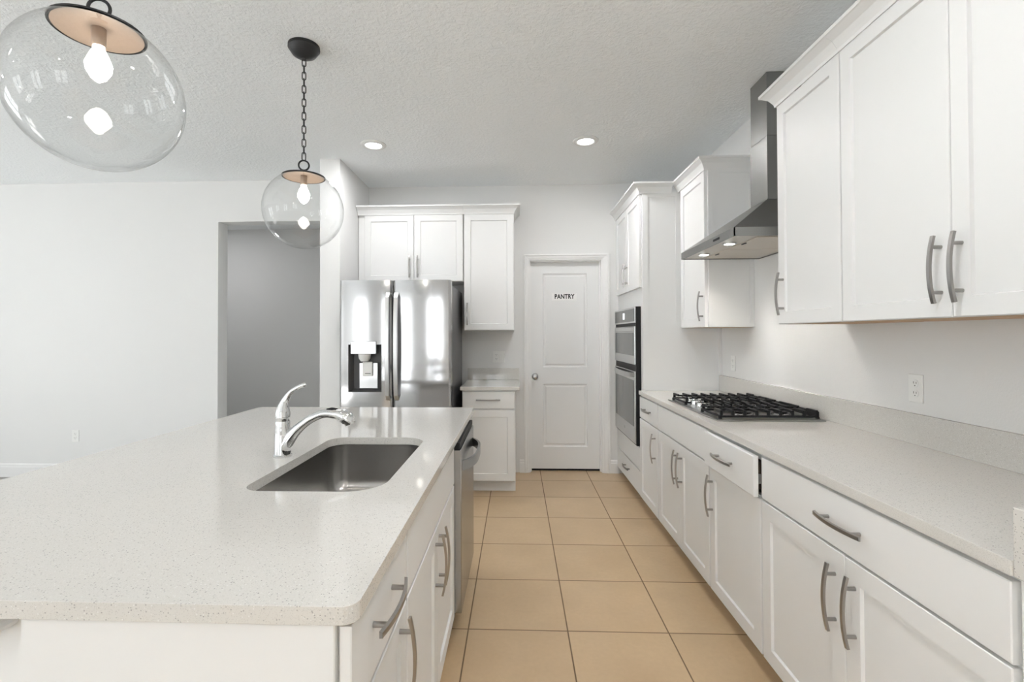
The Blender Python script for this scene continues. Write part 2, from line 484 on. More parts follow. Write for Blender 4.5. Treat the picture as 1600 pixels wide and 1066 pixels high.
# casing round the pantry doorway: stepped moulding
bm = bmesh.new()
DY = 4.86
cx0, cx1, cz1 = .071, .914, 2.155
CAS = [(0, 0), (0, .018), (.012, .02), (.02, .014), (.036, .012), (.044, .008), (.05, .008), (.05, 0)]  # (from outer edge inward, thickness)
rings = []
pathpts = [((cx0, 0), (1, 0)), ((cx0, cz1), (1, -1)), ((cx1, cz1), (-1, -1)), ((cx1, 0), (-1, 0))]
for (px, pz), (ix, iz) in pathpts:
    rings.append([(px + ix * u * (1.38 if px == cx1 else 1), WALL_W - t, pz + iz * u) for u, t in CAS])
loft(bm, rings)
box(bm, DX0 - .001, DX0 + .012, WALL_W, WALL_W + .12, 0, DZ); box(bm, DX1 - .012, DX1 + .001, WALL_W, WALL_W + .12, 0, DZ)
box(bm, DX0 + .012, DX1 - .012, WALL_W, WALL_W + .12, DZ - .012, DZ + .001)
box(bm, DX0 + .012, DX0 + .024, DY - .036, DY - .002, 0, DZ - .012); box(bm, DX1 - .024, DX1 - .012, DY - .036, DY - .002, 0, DZ - .012)
box(bm, DX0 + .024, DX1 - .024, DY - .036, DY - .002, DZ - .024, DZ - .012)
struct(obj('trim_1', bm, TRIM_PAINT), 'white moulded casing round the pantry door')
# small scribe strip where the oven cabinet meets the wall
# pantry door, two raised panels
sx0, sx1, sz0, sz1 = .135, .831, .02, 2.088
bm = bmesh.new()
panels = [(.262, .704, .238, .866), (.262, .704, 1.032, 1.972)]
xs = [sx0, .262, .704, sx1]; zs = [sz0, .238, .866, 1.032, 1.972, sz1]
for i in range(3):
    for j in range(5):
        if i == 1 and j in (1, 3):
            x0, x1, z0, z1 = xs[1], xs[2], zs[j], zs[j + 1]

            def rg(k, y): return [(x0 + k, y, z0 + k), (x1 - k, y, z0 + k), (x1 - k, y, z1 - k), (x0 + k, y, z1 - k)]
            loft(bm, [rg(0, DY), rg(.008, DY + .009), rg(.018, DY + .010), rg(.034, DY + .003), rg(.04, DY + .003)], False, True)
        else:
            bm.faces.new([bm.verts.new(p) for p in ((xs[i], DY, zs[j]), (xs[i + 1], DY, zs[j]), (xs[i + 1], DY, zs[j + 1]), (xs[i], DY, zs[j + 1]))])
bmesh.ops.remove_doubles(bm, verts=bm.verts, dist=1e-5)
bd = [e for e in bm.edges if e.is_boundary]
r = bmesh.ops.extrude_edge_only(bm, edges=bd)
bmesh.ops.translate(bm, verts=[g for g in r['geom'] if isinstance(g, bmesh.types.BMVert)], vec=(0, .035, 0))
bmesh.ops.holes_fill(bm, edges=[e for e in bm.edges if e.is_boundary], sides=0)
door1 = struct(obj('door_1', bm, DOOR_PAINT), 'white two panel pantry door')
bm = bmesh.new()
lathe(bm, [(.032, 0), (.032, -.006), (.028, -.011), (.013, -.014), (.012, -.03), (.024, -.042), (.0295, -.054), (.027, -.066), (.014, -.072)], 28, (.183, DY, .942), axis='Y')
obj('door_knob', bm, KNOB_STEEL, door1, smooth=40, label='round satin steel door knob')
for z in (.3, 1.05, 1.85):
    bm = bmesh.new(); lathe(bm, [(.006, z - .045), (.006, z + .045)], 10, (.8325, DY - .004, 0)); obj('hinge', bm, TRIM_PAINT, door1, smooth=40)
obj('door_bottom_strip', boxes((sx0 + .002, sx1 - .002, DY + .001, DY + .03, .002, .0195)), BLACK_PLASTIC, door1, label='black strip under the door')  # black strip filling the gap below the slab
# dark pantry behind the door
struct(obj('wall_pantry', boxes((DX0 - .3, DX1 + .3, WALL_W + .45, WALL_W + .5, -.05, CEIL), (DX0 - .35, DX0 - .3, WALL_W + .12, WALL_W + .5, -.05, CEIL), (DX1 + .3, DX1 + .35, WALL_W + .12, WALL_W + .5, -.05, CEIL)), DARK_VOID))

# ---- pantry sign
sg = thing('pantry_sign', 'small white PANTRY sign stuck on the upper panel of the pantry door', 'sign', (.479, DY + .003, 1.739))
obj('plate', boxes((-.125, .125, -.004, .0, -.039, .039), bev=.001), SIGN_WHITE, sg)
bm = bmesh.new()
bm.free()
for zz in (-.034, .034):
    bm = bmesh.new()
    for i in range(24):
        x = -.115 + .01 * i; box(bm, x - .0025, x + .0025, -.0046, -.0038, zz - .0011, zz + .0011)
    obj('border', bm, GREY_INK, sg)


def lettering(text, size, mat, parent, loc, bold=.0, rot=(PI / 2, 0, 0), space=1.0, name='lettering', sx=1.0):
    cu = bpy.data.curves.new(name, 'FONT'); cu.body = text; cu.size = size; cu.align_x = 'CENTER'; cu.align_y = 'CENTER'
    cu.offset = bold; cu.extrude = .0004; cu.space_character = space
    tmp = bpy.data.objects.new('tmp', cu); COL.objects.link(tmp)
    dg = bpy.context.evaluated_depsgraph_get(); me = bpy.data.meshes.new_from_object(tmp.evaluated_get(dg))
    bpy.data.objects.remove(tmp); bpy.data.curves.remove(cu)
    me.materials.clear(); me.materials.append(mat); me.name = name
    o = bpy.data.objects.new(name, me); COL.objects.link(o); o.parent = parent; o.location = loc; o.rotation_euler = rot; o.scale = (sx, 1, 1)
    return o


lettering('PANTRY', .062, INK, sg, (0, -.0045, 0), .0021, space=1.08, sx=.80)['label'] = 'black capital letters'

# ================================================================ cabinets
RZ_RIGHT, RZ_ISLE = -PI / 2, PI / 2
CROWN = [(0, 0), (.004, 0), (.006, .012), (.012, .024), (.024, .044), (.042, .058), (.05, .064), (.056, .066), (.056, .08), (0, .08)]


def carcass(root, w, h, d, toe=0, open_front=False, toe_in=.075, skip=()):
    """cabinet body in local coordinates: x 0..w, y 0..d (face at y=0), z 0..h"""
    bm = bmesh.new(); z0 = toe
    if toe: box(bm, .0, w, toe_in, d, 0, toe)
    if open_front:
        t = .018
        box(bm, 0, t, 0, d, z0, h); box(bm, w - t, w, 0, d, z0, h); box(bm, t, w - t, d - .01, d, z0, h); box(bm, t, w - t, 0, d - .01, z0, z0 + t)
        box(bm, t, .038, 0, .018, z0 + t, h); box(bm, w - .038, w - t, 0, .018, z0 + t, h)
        box(bm, .038, w - .038, 0, .018, h - .035, h); box(bm, .038, w - .038, 0, .018, h - .215, h - .18)
    else:
        box(bm, 0, w, 0, d, z0, h, .0012)
    return obj('body', bm, WHITE_PAINT, root)


TOE, KB, KT = .085, .883, .915     # toe height, underside and top of the worktops
G1 = 'white base cabinets along the right wall'
# right-hand base run: faces at x=.99, local x runs towards the viewpoint
FX = .99; DEP = RIGHTX - FX


def base_right(name, label, y_far, y_near, fronts, open_front=False):
    r = thing(name, label, 'cabinet', (FX, y_far, 0), RZ_RIGHT, G1); wd = y_far - y_near
    carcass(r, wd, KB, DEP - .012, TOE, open_front)
    for f in fronts: front(r, *f[:5], hnd=f[5], pull=f[6] if len(f) > 6 else 0)
    return r


DRZ0, DRZ1, DOZ0, DOZ1 = .708, .871, .085, .700
base_right('base_cabinet', 'narrow white base cabinet with one drawer and door beside the oven cabinet', 3.868, 3.372,
           [('drawer', .006, .487, DRZ0, DRZ1, ('h', .247, .79)), ('door', .006, .487, DOZ0, DOZ1, ('v', .432, .557))])
base_right('base_cabinet', 'white two door base cabinet under the gas cooktop, blank panel above the doors', 3.372, 2.488,
           [('panel', .006, .878, DRZ0, DRZ1, None), ('door', .006, .4405, DOZ0, DOZ1, ('v', .405, .557)), ('door', .4435, .878, DOZ0, DOZ1, ('v', .479, .557))], True)
cabC = base_right('base_cabinet', 'white base cabinet with its drawer pulled slightly open above one door', 2.488, 1.968,
                  [('drawer', .006, .512, DRZ0, DRZ1, ('h', .25, .79), .026), ('door', .006, .512, DOZ0, DOZ1, ('v', .04, .557))], True)
for ch in cabC.children:
    if ch.name.startswith('drawer'):
        bm = boxes((.035, .047, .004, .5, .02, .13), (.459, .471, .004, .5, .02, .13), (.047, .459, .004, .5, .02, .03), (.047, .459, .488, .5, .03, .13))
        obj('drawer_box', bm, SHADED_WOOD, ch)
        bm = boxes((.4715, .4805, .006, .45, .045, .085)); obj('slide', bm, KNOB_STEEL, ch, label='metal drawer slide')
base_right('base_cabinet', 'wide white base cabinet in front with one long drawer over two doors', 1.968, .985,
           [('drawer', .006, .974, DRZ0, DRZ1, ('h', .485, .79)), ('door', .006, .4885, DOZ0, DOZ1, ('v', .445, .557)), ('door', .4915, .974, DOZ0, DOZ1, ('v', .532, .557))])
# filler strip at the near end of the run
bm = boxes((FX - .012, RIGHTX, .962, .9835, 0, KB), bev=.001)
tag(obj('end_panel', bm, WHITE_PAINT), 'narrow white filler panel closing the near end of the right base cabinets', 'panel')


def slab(name, outline, z0, z1, hole=None, bev=.003, parent=None):
    bm = bmesh.new()

    def loop(pts):
        vs = [bm.verts.new((x, y, z1)) for x, y in pts]
        return [bm.edges.new((vs[i], vs[(i + 1) % len(vs)])) for i in range(len(vs))]
    es = loop(outline)
    if hole: es += loop(hole)
    bmesh.ops.triangle_fill(bm, edges=es, use_beauty=True, use_dissolve=False)
    r = bmesh.ops.extrude_face_region(bm, geom=list(bm.faces))
    bmesh.ops.translate(bm, verts=[g for g in r['geom'] if isinstance(g, bmesh.types.BMVert)], vec=(0, 0, z0 - z1))
    bmesh.ops.recalc_face_normals(bm, faces=bm.faces)
    o = obj(name, bm, QUARTZ, parent)
    md = o.modifiers.new('eased_edge', 'BEVEL'); md.width = bev; md.segments = 2; md.limit_method = 'ANGLE'; md.angle_limit = math.radians(50)
    return o


wt = slab('worktop', [(.963, .986), (RIGHTX, .986), (RIGHTX, 3.868), (.963, 3.868)], KB + .001, KT)
tag(wt, 'long speckled white quartz worktop along the right wall holding the cooktop', 'worktop')
bm = boxes((1.588, RIGHTX, .986, 3.868, KT, 1.037), bev=.0015)
obj('backsplash', bm, QUARTZ, wt)
bm = boxes((.966, RIGHTX, .9625, .9855, KB + .001, 1.02), bev=.0015)
obj('side_splash', bm, QUARTZ, wt)

# oven cabinet
TX, TY0, TY1 = 1.0, 3.872, WALL_W
t = thing('oven_cabinet', 'tall white cabinet that holds the double oven next to the pantry door', 'cabinet', (TX, TY1, 0), RZ_RIGHT)
TW, TD, TH = TY1 - TY0, RIGHTX - TX, 2.49
carcass(t, TW, TH, TD, TOE)
front(t, 'door', .02, .4545, 1.735, 2.475, ('v', .42, 1.88), f=.055)
front(t, 'door', .4575, .897, 1.735, 2.475, ('v', .492, 1.88), f=.055)
front(t, 'drawer', .015, .90, .075, .262, ('h', .455, .185))
front(t, 'panel', .03, .885, .272, .455)
bm = bmesh.new(); f = .045     # applied frame on the exposed side panel
box(bm, TW, TW + .005, .0, f, .92, TH); box(bm, TW, TW + .005, TD - .35, TD - .31, 1.45, TH); box(bm, TW, TW + .005, f, TD - .35, TH - .04, TH)
obj('side_frame', bm, WHITE_PAINT, t)
bm = bmesh.new(); sweep(bm, [(0.0, -.022), (TW + .006, -.022), (TW + .006, TD - .325 - .056)], [(o, TH - .012 + z) for o, z in CROWN], 1)
obj('crown_moulding', bm, WHITE_PAINT, t)
bm = boxes((TW + .0005, TW + .012, TD - .026, TD - .001, 1.038, 1.41)); obj('scribe_strip', bm, WHITE_PAINT, t)

# wall cabinets on the right wall
UX, UZ0, UZ1 = 1.305, 1.41, 2.49
G2 = 'white wall cabinets on the right wall'


def wall_right_cab(label, y_far, y_near, doors, crown_path=None):
    r = thing('wall_cabinet', label, 'cabinet', (UX, y_far, UZ0), RZ_RIGHT, G2); wd = y_far - y_near; h = UZ1 - UZ0; d = RIGHTX - UX
    bm = bmesh.new(); box(bm, 0, wd, 0, d, .012, h, .0012); box(bm, 0, wd, 0, .016, -.003, .012); box(bm, 0, .016, .016, d, -.003, .012); box(bm, wd - .016, wd, .016, d, -.003, .012)
    obj('body', bm, WHITE_PAINT, r)
    obj('underside', boxes((.0165, wd - .0165, .0165, d, -.004, .0118)), WOOD, r, label='bare wood underside')
    for x0, x1, hx in doors: front(r, 'door', x0, x1, -.002, h - .012, ('v', hx, .142), f=.058)
    bm = bmesh.new(); sweep(bm, crown_path(wd), [(o, h - .012 + z) for o, z in CROWN], 1); obj('crown_moulding', bm, WHITE_PAINT, r)
    return r


D_ = RIGHTX - UX
sm = wall_right_cab('slim single door white wall cabinet between the oven cabinet and the range hood', 3.866, 3.335, [(.045, .52, .485)],
                    lambda wd: [(0, -.022), (wd + .002, -.022), (wd + .002, D_ - .001)])
bm = bmesh.new(); wd = .531; h = UZ1 - UZ0
box(bm, wd, wd + .005, 0, .035, .0, h); box(bm, wd, wd + .005, D_ - .03, D_ - .001, 0, h); box(bm, wd, wd + .005, .035, D_ - .03, h - .03, h); box(bm, wd, wd + .005, .035, D_ - .03, 0, .025)
obj('side_frame', bm, WHITE_PAINT, sm)
wall_right_cab('single door white wall cabinet just in front of the range hood', 2.424, 1.958, [(.006, .463, .05)],
               lambda wd: [(-.001, D_ - .001), (-.001, -.022), (wd, -.022)])
wall_right_cab('wide two door white wall cabinet nearest the viewpoint, at the right edge', 1.957, .985, [(.004, .4815, .448), (.4845, .966, .517)],
               lambda wd: [(0, -.022), (wd, -.022)])

# back wall: cabinets beside and over the fridge
BX0, BXS, BX1 = -1.475, -.487, -.022
BY = 4.46


def wall_back_cab(label, x0, x1, z0, doors, path, y=BY):
    r = thing('wall_cabinet', label, 'cabinet', (x0, y, z0), 0, 'white wall cabinets on the back wall'); wd = x1 - x0; h = UZ1 - z0; d = WALL_W - y
    bm = bmesh.new(); box(bm, 0, wd, 0, d, 0, h, .0012); obj('body', bm, WHITE_PAINT, r)
    for a, b, hx in doors: front(r, 'door', a, b, .004, h - .014, ('v', hx, .152 if h > .8 else .14), f=.058)
    bm = bmesh.new(); sweep(bm, path(wd, d), [(o, h - .014 + z) for o, z in CROWN], 1); obj('crown_moulding', bm, WHITE_PAINT, r)
    return r


wall_back_cab('short two door white wall cabinet above the stainless fridge', BX0, BXS - .0015, 1.853, [(.062, .523, .485), (.527, .98, .56)], lambda w_, d: [(0, -.022), (w_, -.022)])
wall_back_cab('tall single door white wall cabinet between the fridge and the pantry door', BXS, BX1, 1.40, [(.005, .46, .034)], lambda w_, d: [(0, -.022), (w_, -.022), (w_, d - .001)])
r = thing('base_cabinet', 'small white base cabinet with drawer and door between fridge and pantry door', 'cabinet', (-.47, 4.15, 0), 0)
carcass(r, .455, KB, WALL_W - 4.15, .105)
front(r, 'drawer', .004, .45, .728, .872, ('h', .225, .803)); front(r, 'door', .004, .45, .112, .716, None)
wb = tag(slab('worktop', [(-.486, 4.118), (.024, 4.118), (.024, WALL_W), (-.486, WALL_W)], KB + .001, KT), 'small quartz worktop beside the fridge under the light switch', 'worktop')
obj('backsplash', boxes((-.486, .024, WALL_W - .022, WALL_W, KT, 1.03), bev=.0015), QUARTZ, wb)

# ================================================================ island
IX, IY0, IY1 = -.30, .815, 2.93     # face-frame plane, near and far ends
IL, IR = -1.60, -.264
G3 = 'white island cabinets'
ID = .545
r = thing('base_cabinet', 'white island cabinet with drawer over door at the near corner of the island', 'cabinet', (IX, IY0, 0), RZ_ISLE, G3)
carcass(r, .405, KB, ID, .115)
front(r, 'drawer', -.008, .399, .702, .87, ('h', .185, .80)); front(r, 'door', -.008, .399, .115, .692, ('v', .325, .59))
r = thing('sink_cabinet', 'white island cabinet with two doors and a blank front below the sink', 'cabinet', (IX, 1.222, 0), RZ_ISLE, G3)
carcass(r, .92, KB, ID, .115, True)
front(r, 'panel', .004, .916, .702, .87)
front(r, 'door', .004, .4585, .115, .692, ('v', .425, .575)); front(r, 'door', .4615, .916, .115, .692, ('v', .497, .575))
ip = thing('island_panelling', 'white end and back panels round the island cabinets', 'panel', (0, 0, 0))
obj('end_panel', boxes((-.848, -.304, .797, .8135, 0, KB), bev=.002), WHITE_PAINT, ip)
obj('end_panel', boxes((-.848, -.282, 2.76, 2.93, 0, KB), bev=.001), WHITE_PAINT, ip)
obj('back_panel', boxes((-1.0, -.8495, .862, 2.93, 0, KB), bev=.002), WHITE_PAINT, ip)
# carved bracket under the overhang
bm = bmesh.new()
prof = [(-1.03, .8825), (-.914, .8825), (-.914, .872), (-.9175, .866), (-.9145, .858), (-.9175, .85), (-.9155, .842), (-.922, .832), (-.936, .8255), (-.96, .822), (-.985, .826), (-1.0, .836), (-1.03, .84)]
loft(bm, [[(x, y, z) for x, z in prof] for y in (.802, .8615)])
tag(obj('corbel', bm, WHITE_PAINT), 'carved white bracket under the near left corner of the island top', 'bracket')
# island top with the sink cut-out
SX0, SX1, SY0, SY1 = -.80, -.392, 1.36, 2.085
outer = rrect(IL, IR, .785, 2.955, .028, 6)
hole = rrect(SX0, SX1, SY0, SY1, (.06, .11, .09, .07), 8)
iw = tag(slab('worktop', outer, KB + .001, KT, hole), 'speckled white quartz island top with the sink set into it', 'worktop')
# undermount sink
s = thing('sink', 'stainless steel undermount sink with rounded corners in the island top', 'sink', (0, 0, 0))
bm = bmesh.new(); rings = []
for inset, z, rr in ((-.03, .8825, .02), (-.006, .8825, .0), (-.006, .872, 0), (0, .74, 0), (.006, .705, 0), (.022, .685, 0), (.05, .676, 0)):
    pts = rrect(SX0 + inset, SX1 - inset, SY0 + inset, SY1 - inset, [max(.02, q - inset) for q in (.06, .11, .09, .07)], 8)
    rings.append([(x, y, z) for x, y in pts])
loft(bm, rings, False, True)
bs = obj('basin', bm, SINK_STEEL, s, smooth=45, recalc=False)
bm = bmesh.new(); lathe(bm, [(.056, .6765), (.056, .679), (.045, .680), (.04, .677), (.012, .6765), (.008, .682), (.0, .684)], 28, (-.6, 1.73, 0), False, False)
obj('drain', bm, CHROME, s, smooth=40)
# faucet
f = thing('faucet', 'chrome single lever pull-out faucet standing behind the island sink', 'faucet', (-.862, 1.75, KT))
bm = bmesh.new(); lathe(bm, [(.033, 0), (.033, .006), (.0295, .009), (.0285, .06), (.0275, .10), (.026, .112), (.026, .128), (.0255, .13), (.0265, .132), (.0265, .145)], 32)
obj('body', bm, CHROME, f, smooth=40)
bm = bmesh.new()
sp = [(.002, 0, .030, .0285), (.018, 0, .056, .0265), (.043, 0, .088, .0212), (.075, 0, .117, .0172), (.11, 0, .141, .016), (.15, 0, .1565, .0155), (.185, 0, .158, .0165)]
S_ = spline(sp, 6); tube(bm, [q[:3] for q in S_], [q[3] for q in S_], 18, upv=(0, 1, 0))
obj('spout', bm, CHROME, f, smooth=50)
bm = bmesh.new()
sp = [(.178, 0, .158, .0168), (.205, 0, .155, .0195), (.228, 0, .148, .025), (.245, 0, .135, .0245), (.252, 0, .119, .021)]
S_ = spline(sp, 5); tube(bm, [q[:3] for q in S_], [q[3] for q in S_], 18, upv=(0, 1, 0))
sh = obj('spray_head', bm, CHROME, f, smooth=50)
bm = bmesh.new(); tube(bm, [(.165, 0, .1735), (.185, 0, .1765), (.204, 0, .1735)], [.006, .0085, .006], 10, flat=.5, upv=(0, 0, 1)); obj('button', bm, BLACK_PLASTIC, sh, smooth=True)
bm = bmesh.new()
sp = [(.0, 0, .146, .0268), (.0, 0, .165, .025), (.003, 0, .185, .0195), (.012, 0, .21, .0125), (.03, 0, .236, .0085), (.055, 0, .253, .0072), (.078, 0, .262, .0082), (.088, 0, .266, .0065)]
S_ = spline(sp, 6); tube(bm, [q[:3] for q in S_], [q[3] for q in S_], 16, upv=(0, 1, 0)); obj('lever', bm, CHROME, f, smooth=60)
bm = bmesh.new(); lathe(bm, [(.03, .1), (.03, .103)], 24); 
bm.free()

# dishwasher at the far end of the island run
d = thing('dishwasher', 'stainless steel dishwasher with a bowed handle in the island beside the sink doors', 'dishwasher', (IX, 2.146, 0), RZ_ISLE)
DWW = .605
obj('tub', boxes((.004, DWW - .004, .01, .54, .03, .872)), DARK_GREY, d)
obj('kick_plate', boxes((.004, DWW - .004, -.0, .008, .02, .118)), BLACK_PLASTIC, d)
bm = bmesh.new(); box(bm, .003, DWW - .003, -.052, .006, .122, .846, .004, seg=2); dd = obj('door', bm, DW_STEEL, d)
bm = bmesh.new(); box(bm, .003, DWW - .003, -.046, .006, .8475, .876, .003); obj('control_strip', bm, BLACK_PLASTIC, d)
bm = bmesh.new(); HN = 20; rings = []
for i in range(HN + 1):
    a = i / HN; x = .05 + (DWW - .10) * a
    y = -.052 - .058 * (1 - abs(2 * a - 1) ** 3.2); y2 = y + .012
    rings.append([(x, y, .742), (x, y2, .742), (x, y2, .786), (x, y, .786)])
loft(bm, rings); obj('handle', bm, DW_STEEL, dd, smooth=40)

# ================================================================ fridge
FXL, FXR, FZT = -1.425, -.522, 1.80
fr = thing('fridge', 'stainless steel french door fridge with water dispenser in the left door', 'fridge', (FXL, 3.86, 0))
FW = FXR - FXL; GAP = .433
bm = bmesh.new(); box(bm, .006, FW - .006, .055, .80, .03, 1.765, .003); obj('body', bm, FRIDGE_SIDE, fr)
for hx in (.05, FW - .2): obj('hinge_cover', boxes((hx, hx + .15, .052, .15, 1.766, 1.795), bev=.004), DARK_GREY, fr)


def fridge_door(name, x0, x1, z0, z1, bulge, recess=None):
    bm = bmesh.new(); n = 26; wd = x1 - x0
    xs = [x0 + wd * i / n for i in range(n + 1)]
    zs = [z0, z1]
    if recess:
        xs = sorted(set([x for x in xs if min(abs(x - recess[0]), abs(x - recess[1])) > .006] + [recess[0], recess[1]])); zs = [z0, recess[2], recess[3], z1]

    def yf(x):
        u = 2 * (x - x0) / wd - 1
        e = max(0, (abs(u) - .93) / .07)
        return -.03 - bulge * (1 - u * u) + .014 * e ** 2
    g = {}
    for i, x in enumerate(xs):
        for j, z in enumerate(zs): g[i, j] = bm.verts.new((x, yf(x), z))
    for i in range(len(xs) - 1):
        for j in range(len(zs) - 1):
            if recess and j == 1 and xs[i] >= recess[0] - 1e-6 and xs[i + 1] <= recess[1] + 1e-6: continue
            bm.faces.new((g[i, j], g[i + 1, j], g[i + 1, j + 1], g[i, j + 1]))
    bot = [bm.verts.new((x, .05, z0)) for x in xs]; top = [bm.verts.new((x, .05, z1)) for x in xs]
    m = len(zs) - 1
    for i in range(len(xs) - 1):
        bm.faces.new((bot[i], bot[i + 1], g[i + 1, 0], g[i, 0])); bm.faces.new((g[i, m], g[i + 1, m], top[i + 1], top[i]))
    for i in (0, len(xs) - 1): bm.faces.new([bot[i]] + [g[i, j] for j in range(m + 1)] + [top[i]])
    bm.faces.new(bot + top[::-1])
    bmesh.ops.recalc_face_normals(bm, faces=bm.faces)
    return obj(name, bm, FRIDGE_STEEL, fr, smooth=35, recalc=False), yf


RX0, RX1, RZ0, RZ1 = .078, .345, .905, 1.285
d1, yf1 = fridge_door('door', .002, GAP - .003, .66, FZT, .016, (RX0, RX1, RZ0, RZ1))
d2, yf2 = fridge_door('door', GAP + .003, FW - .002, .66, FZT, .016)
d3, yf3 = fridge_door('freezer_drawer', .002, FW - .002, .06, .652, .016)


def bow_handle(parent, x, z0, z1, yb):
    bm = bmesh.new(); rings = []; n = 22
    for i in range(n + 1):
        a = i / n; z = z0 + (z1 - z0) * a; y = yb - .03 - .028 * (1 - (2 * a - 1) ** 2)
        if i in (0, n): y = yb - .004
        hw = .0165
        rings.append([(x - hw, y + .012, z), (x - hw, y - .001, z), (x - hw * .8, y - .004, z), (x + hw * .8, y - .004, z), (x + hw, y - .001, z), (x + hw, y + .012, z)])
    loft(bm, rings); return obj('handle', bm, HANDLE_STEEL, parent, smooth=25)


bow_handle(d1, GAP - .034, .84, 1.70, -.034); bow_handle(d2, GAP + .034, .84, 1.70, -.034)
bm = bmesh.new(); rings = []
for i in range(21):
    a = i / 20; x = .06 + (FW - .12) * a; y = -.07 - .02 * (1 - (2 * a - 1) ** 2) if 0 < i < 20 else -.04
    rings.append([(x, y + .012, .585), (x, y, .588), (x, y, .612), (x, y + .012, .615)])
loft(bm, rings); obj('handle', bm, FRIDGE_STEEL, d3, smooth=40)
# dispenser niche
bm = bmesh.new()
yb, y0_ = .035, -.044
a, b_, c, e = RX0, RX1, RZ0, RZ1
V = [bm.verts.new(p) for p in ((a, y0_, c), (b_, y0_, c), (b_, y0_, e), (a, y0_, e), (a + .02, yb, c + .02), (b_ - .02, yb, c + .02), (b_ - .02, yb, e), (a + .02, yb, e))]
for q in ((0, 1, 5, 4), (1, 2, 6, 5), (2, 3, 7, 6), (3, 0, 4, 7), (4, 5, 6, 7)): bm.faces.new([V[k] for k in q])
dn = obj('dispenser_niche', bm, DARK_GREY, d1, recalc=False)
dn.data.flip_normals()
bm = boxes((a + .024, b_ - .038, -.062, .02, 1.21, 1.312), bev=.004); obj('dispenser_head', bm, FRIDGE_STEEL, d1, label='bright stainless dispenser control head')
bm = bmesh.new(); lathe(bm, [(.03, 1.15), (.046, 1.175), (.05, 1.209)], 20, (a + .125, -.02, 0)); obj('nozzle', bm, PLASTIC, d1, smooth=40)
bm = boxes((a + .07, b_ - .04, .005, .03, RZ0 + .02, 1.14), bev=.006); obj('back_plate', bm, STEEL, d1)
bm = boxes((a + .105, a + .185, -.012, .002, 1.03, 1.145), bev=.005); pd = obj('paddle', bm, PLASTIC, d1)
obj('slot', boxes((a + .125, a + .172, -.0135, -.011, 1.049, 1.054)), SLOT, pd)

# ================================================================ double oven
ov = thing('double_oven', 'stainless steel double wall oven with black glass built into the tall cabinet', 'oven', (TX, 4.715, 0), RZ_RIGHT)
OW = .79
obj('chassis', boxes((.0, OW, -.040, -.0005, .462, 1.585), bev=.001), BLACK_PLASTIC, ov)
bm = bmesh.new(); box(bm, .002, OW - .002, -.049, -.0405, 1.452, 1.583, .002); cp = obj('control_panel', bm, STEEL, ov)
bm = boxes((.015, OW - .03, -.0512, -.0485, 1.466, 1.570)); obj('panel_glass', bm, BLACK_GLASS, cp)
bm = boxes((.36, .43, -.0522, -.051, 1.49, 1.545)); obj('display', bm, DISPLAY, cp)


def oven_door(z0, z1, wz0, wz1, hz, out):
    bm = bmesh.new(); box(bm, .002, OW - .002, -.051, -.0405, z0, z1, .003); o = obj('door', bm, STEEL, ov)
    obj('window', boxes((.05, OW - .05, -.0535, -.0505, wz0, wz1), bev=.001), BLACK_GLASS, o, label='dark glass oven window')
    bm = bmesh.new(); rings = []
    for i in range(17):
        q = i / 16; x = .02 + (OW - .04) * q; y = -.062 - out * (1 - (2 * q - 1) ** 2) if 0 < i < 16 else -.05
        rings.append([(x, y + .009, hz - .019), (x, y, hz - .016), (x, y, hz + .016), (x, y + .009, hz + .019)])
    loft(bm, rings); obj('handle', bm, STEEL, o, smooth=40)
    return o


oven_door(1.112, 1.425, 1.185, 1.375, 1.402, .004)
lo_ = oven_door(.475, 1.06, .61, .985, 1.03, .032)
bm = bmesh.new(); lathe(bm, [(.012, -.0505), (.012, -.053)], 20, (.395, 0, .545), axis='Y'); obj('badge', bm, KNOB_STEEL, lo_)

# ================================================================ range hood
h = thing('range_hood', 'stainless steel chimney range hood on the right wall over the cooktop', 'range hood', (0, 0, 0))
HX0, HX1, HY0, HY1, HZ0, HZ1 = 1.10, 1.6095, 2.478, 3.262, 1.856, 1.9
CX0, CY0, CY1 = 1.414, 2.766, 2.962
bm = bmesh.new(); tk = .006
box(bm, HX0, HX0 + tk, HY0, HY1, HZ0, HZ1); box(bm, HX1 - tk, HX1, HY0, HY1, HZ0, HZ1); box(bm, HX0, HX1, HY0, HY0 + tk, HZ0, HZ1); box(bm, HX0, HX1, HY1 - tk, HY1, HZ0, HZ1)
rings = [[(HX0, HY0, HZ1), (HX1, HY0, HZ1), (HX1, HY1, HZ1), (HX0, HY1, HZ1)], [(CX0, CY0, 2.12), (HX1, CY0, 2.12), (HX1, CY1, 2.12), (CX0, CY1, 2.12)]]
loft(bm, rings, False, True)
ca = obj('canopy', bm, HOOD_STEEL, h)
bm = bmesh.new(); box(bm, CX0, HX1, CY0, CY1, 2.12, 2.48, .0015); obj('chimney', bm, HOOD_STEEL, h)
bm = bmesh.new(); box(bm, CX0 + .003, HX1, CY0 + .003, CY1 - .003, 2.4815, CEIL - .001, .0015); obj('chimney', bm, HOOD_STEEL, h)
UND = simple('hood_underside_steel', (.62, .58, .53), .3, metal=.9)
bm = boxes((HX0 + tk, HX1 - tk, HY0 + tk, HY1 - tk, HZ0 + .004, HZ0 + .009)); obj('underside', bm, UND, h)
FILT = simple('filter_aluminium', (.66, .60, .53), .35, .2, 300, metal=.8)
for ya in (2.52, 2.875):
    bm = boxes((1.235, 1.56, ya, ya + .345, HZ0 + .0, HZ0 + .006), bev=.002); fo = obj('filter', bm, FILT, h)
    bm = boxes((1.243, 1.252, ya + .15, ya + .195, HZ0 - .004, HZ0 + .001)); obj('latch', bm, BLACK_METAL, fo)
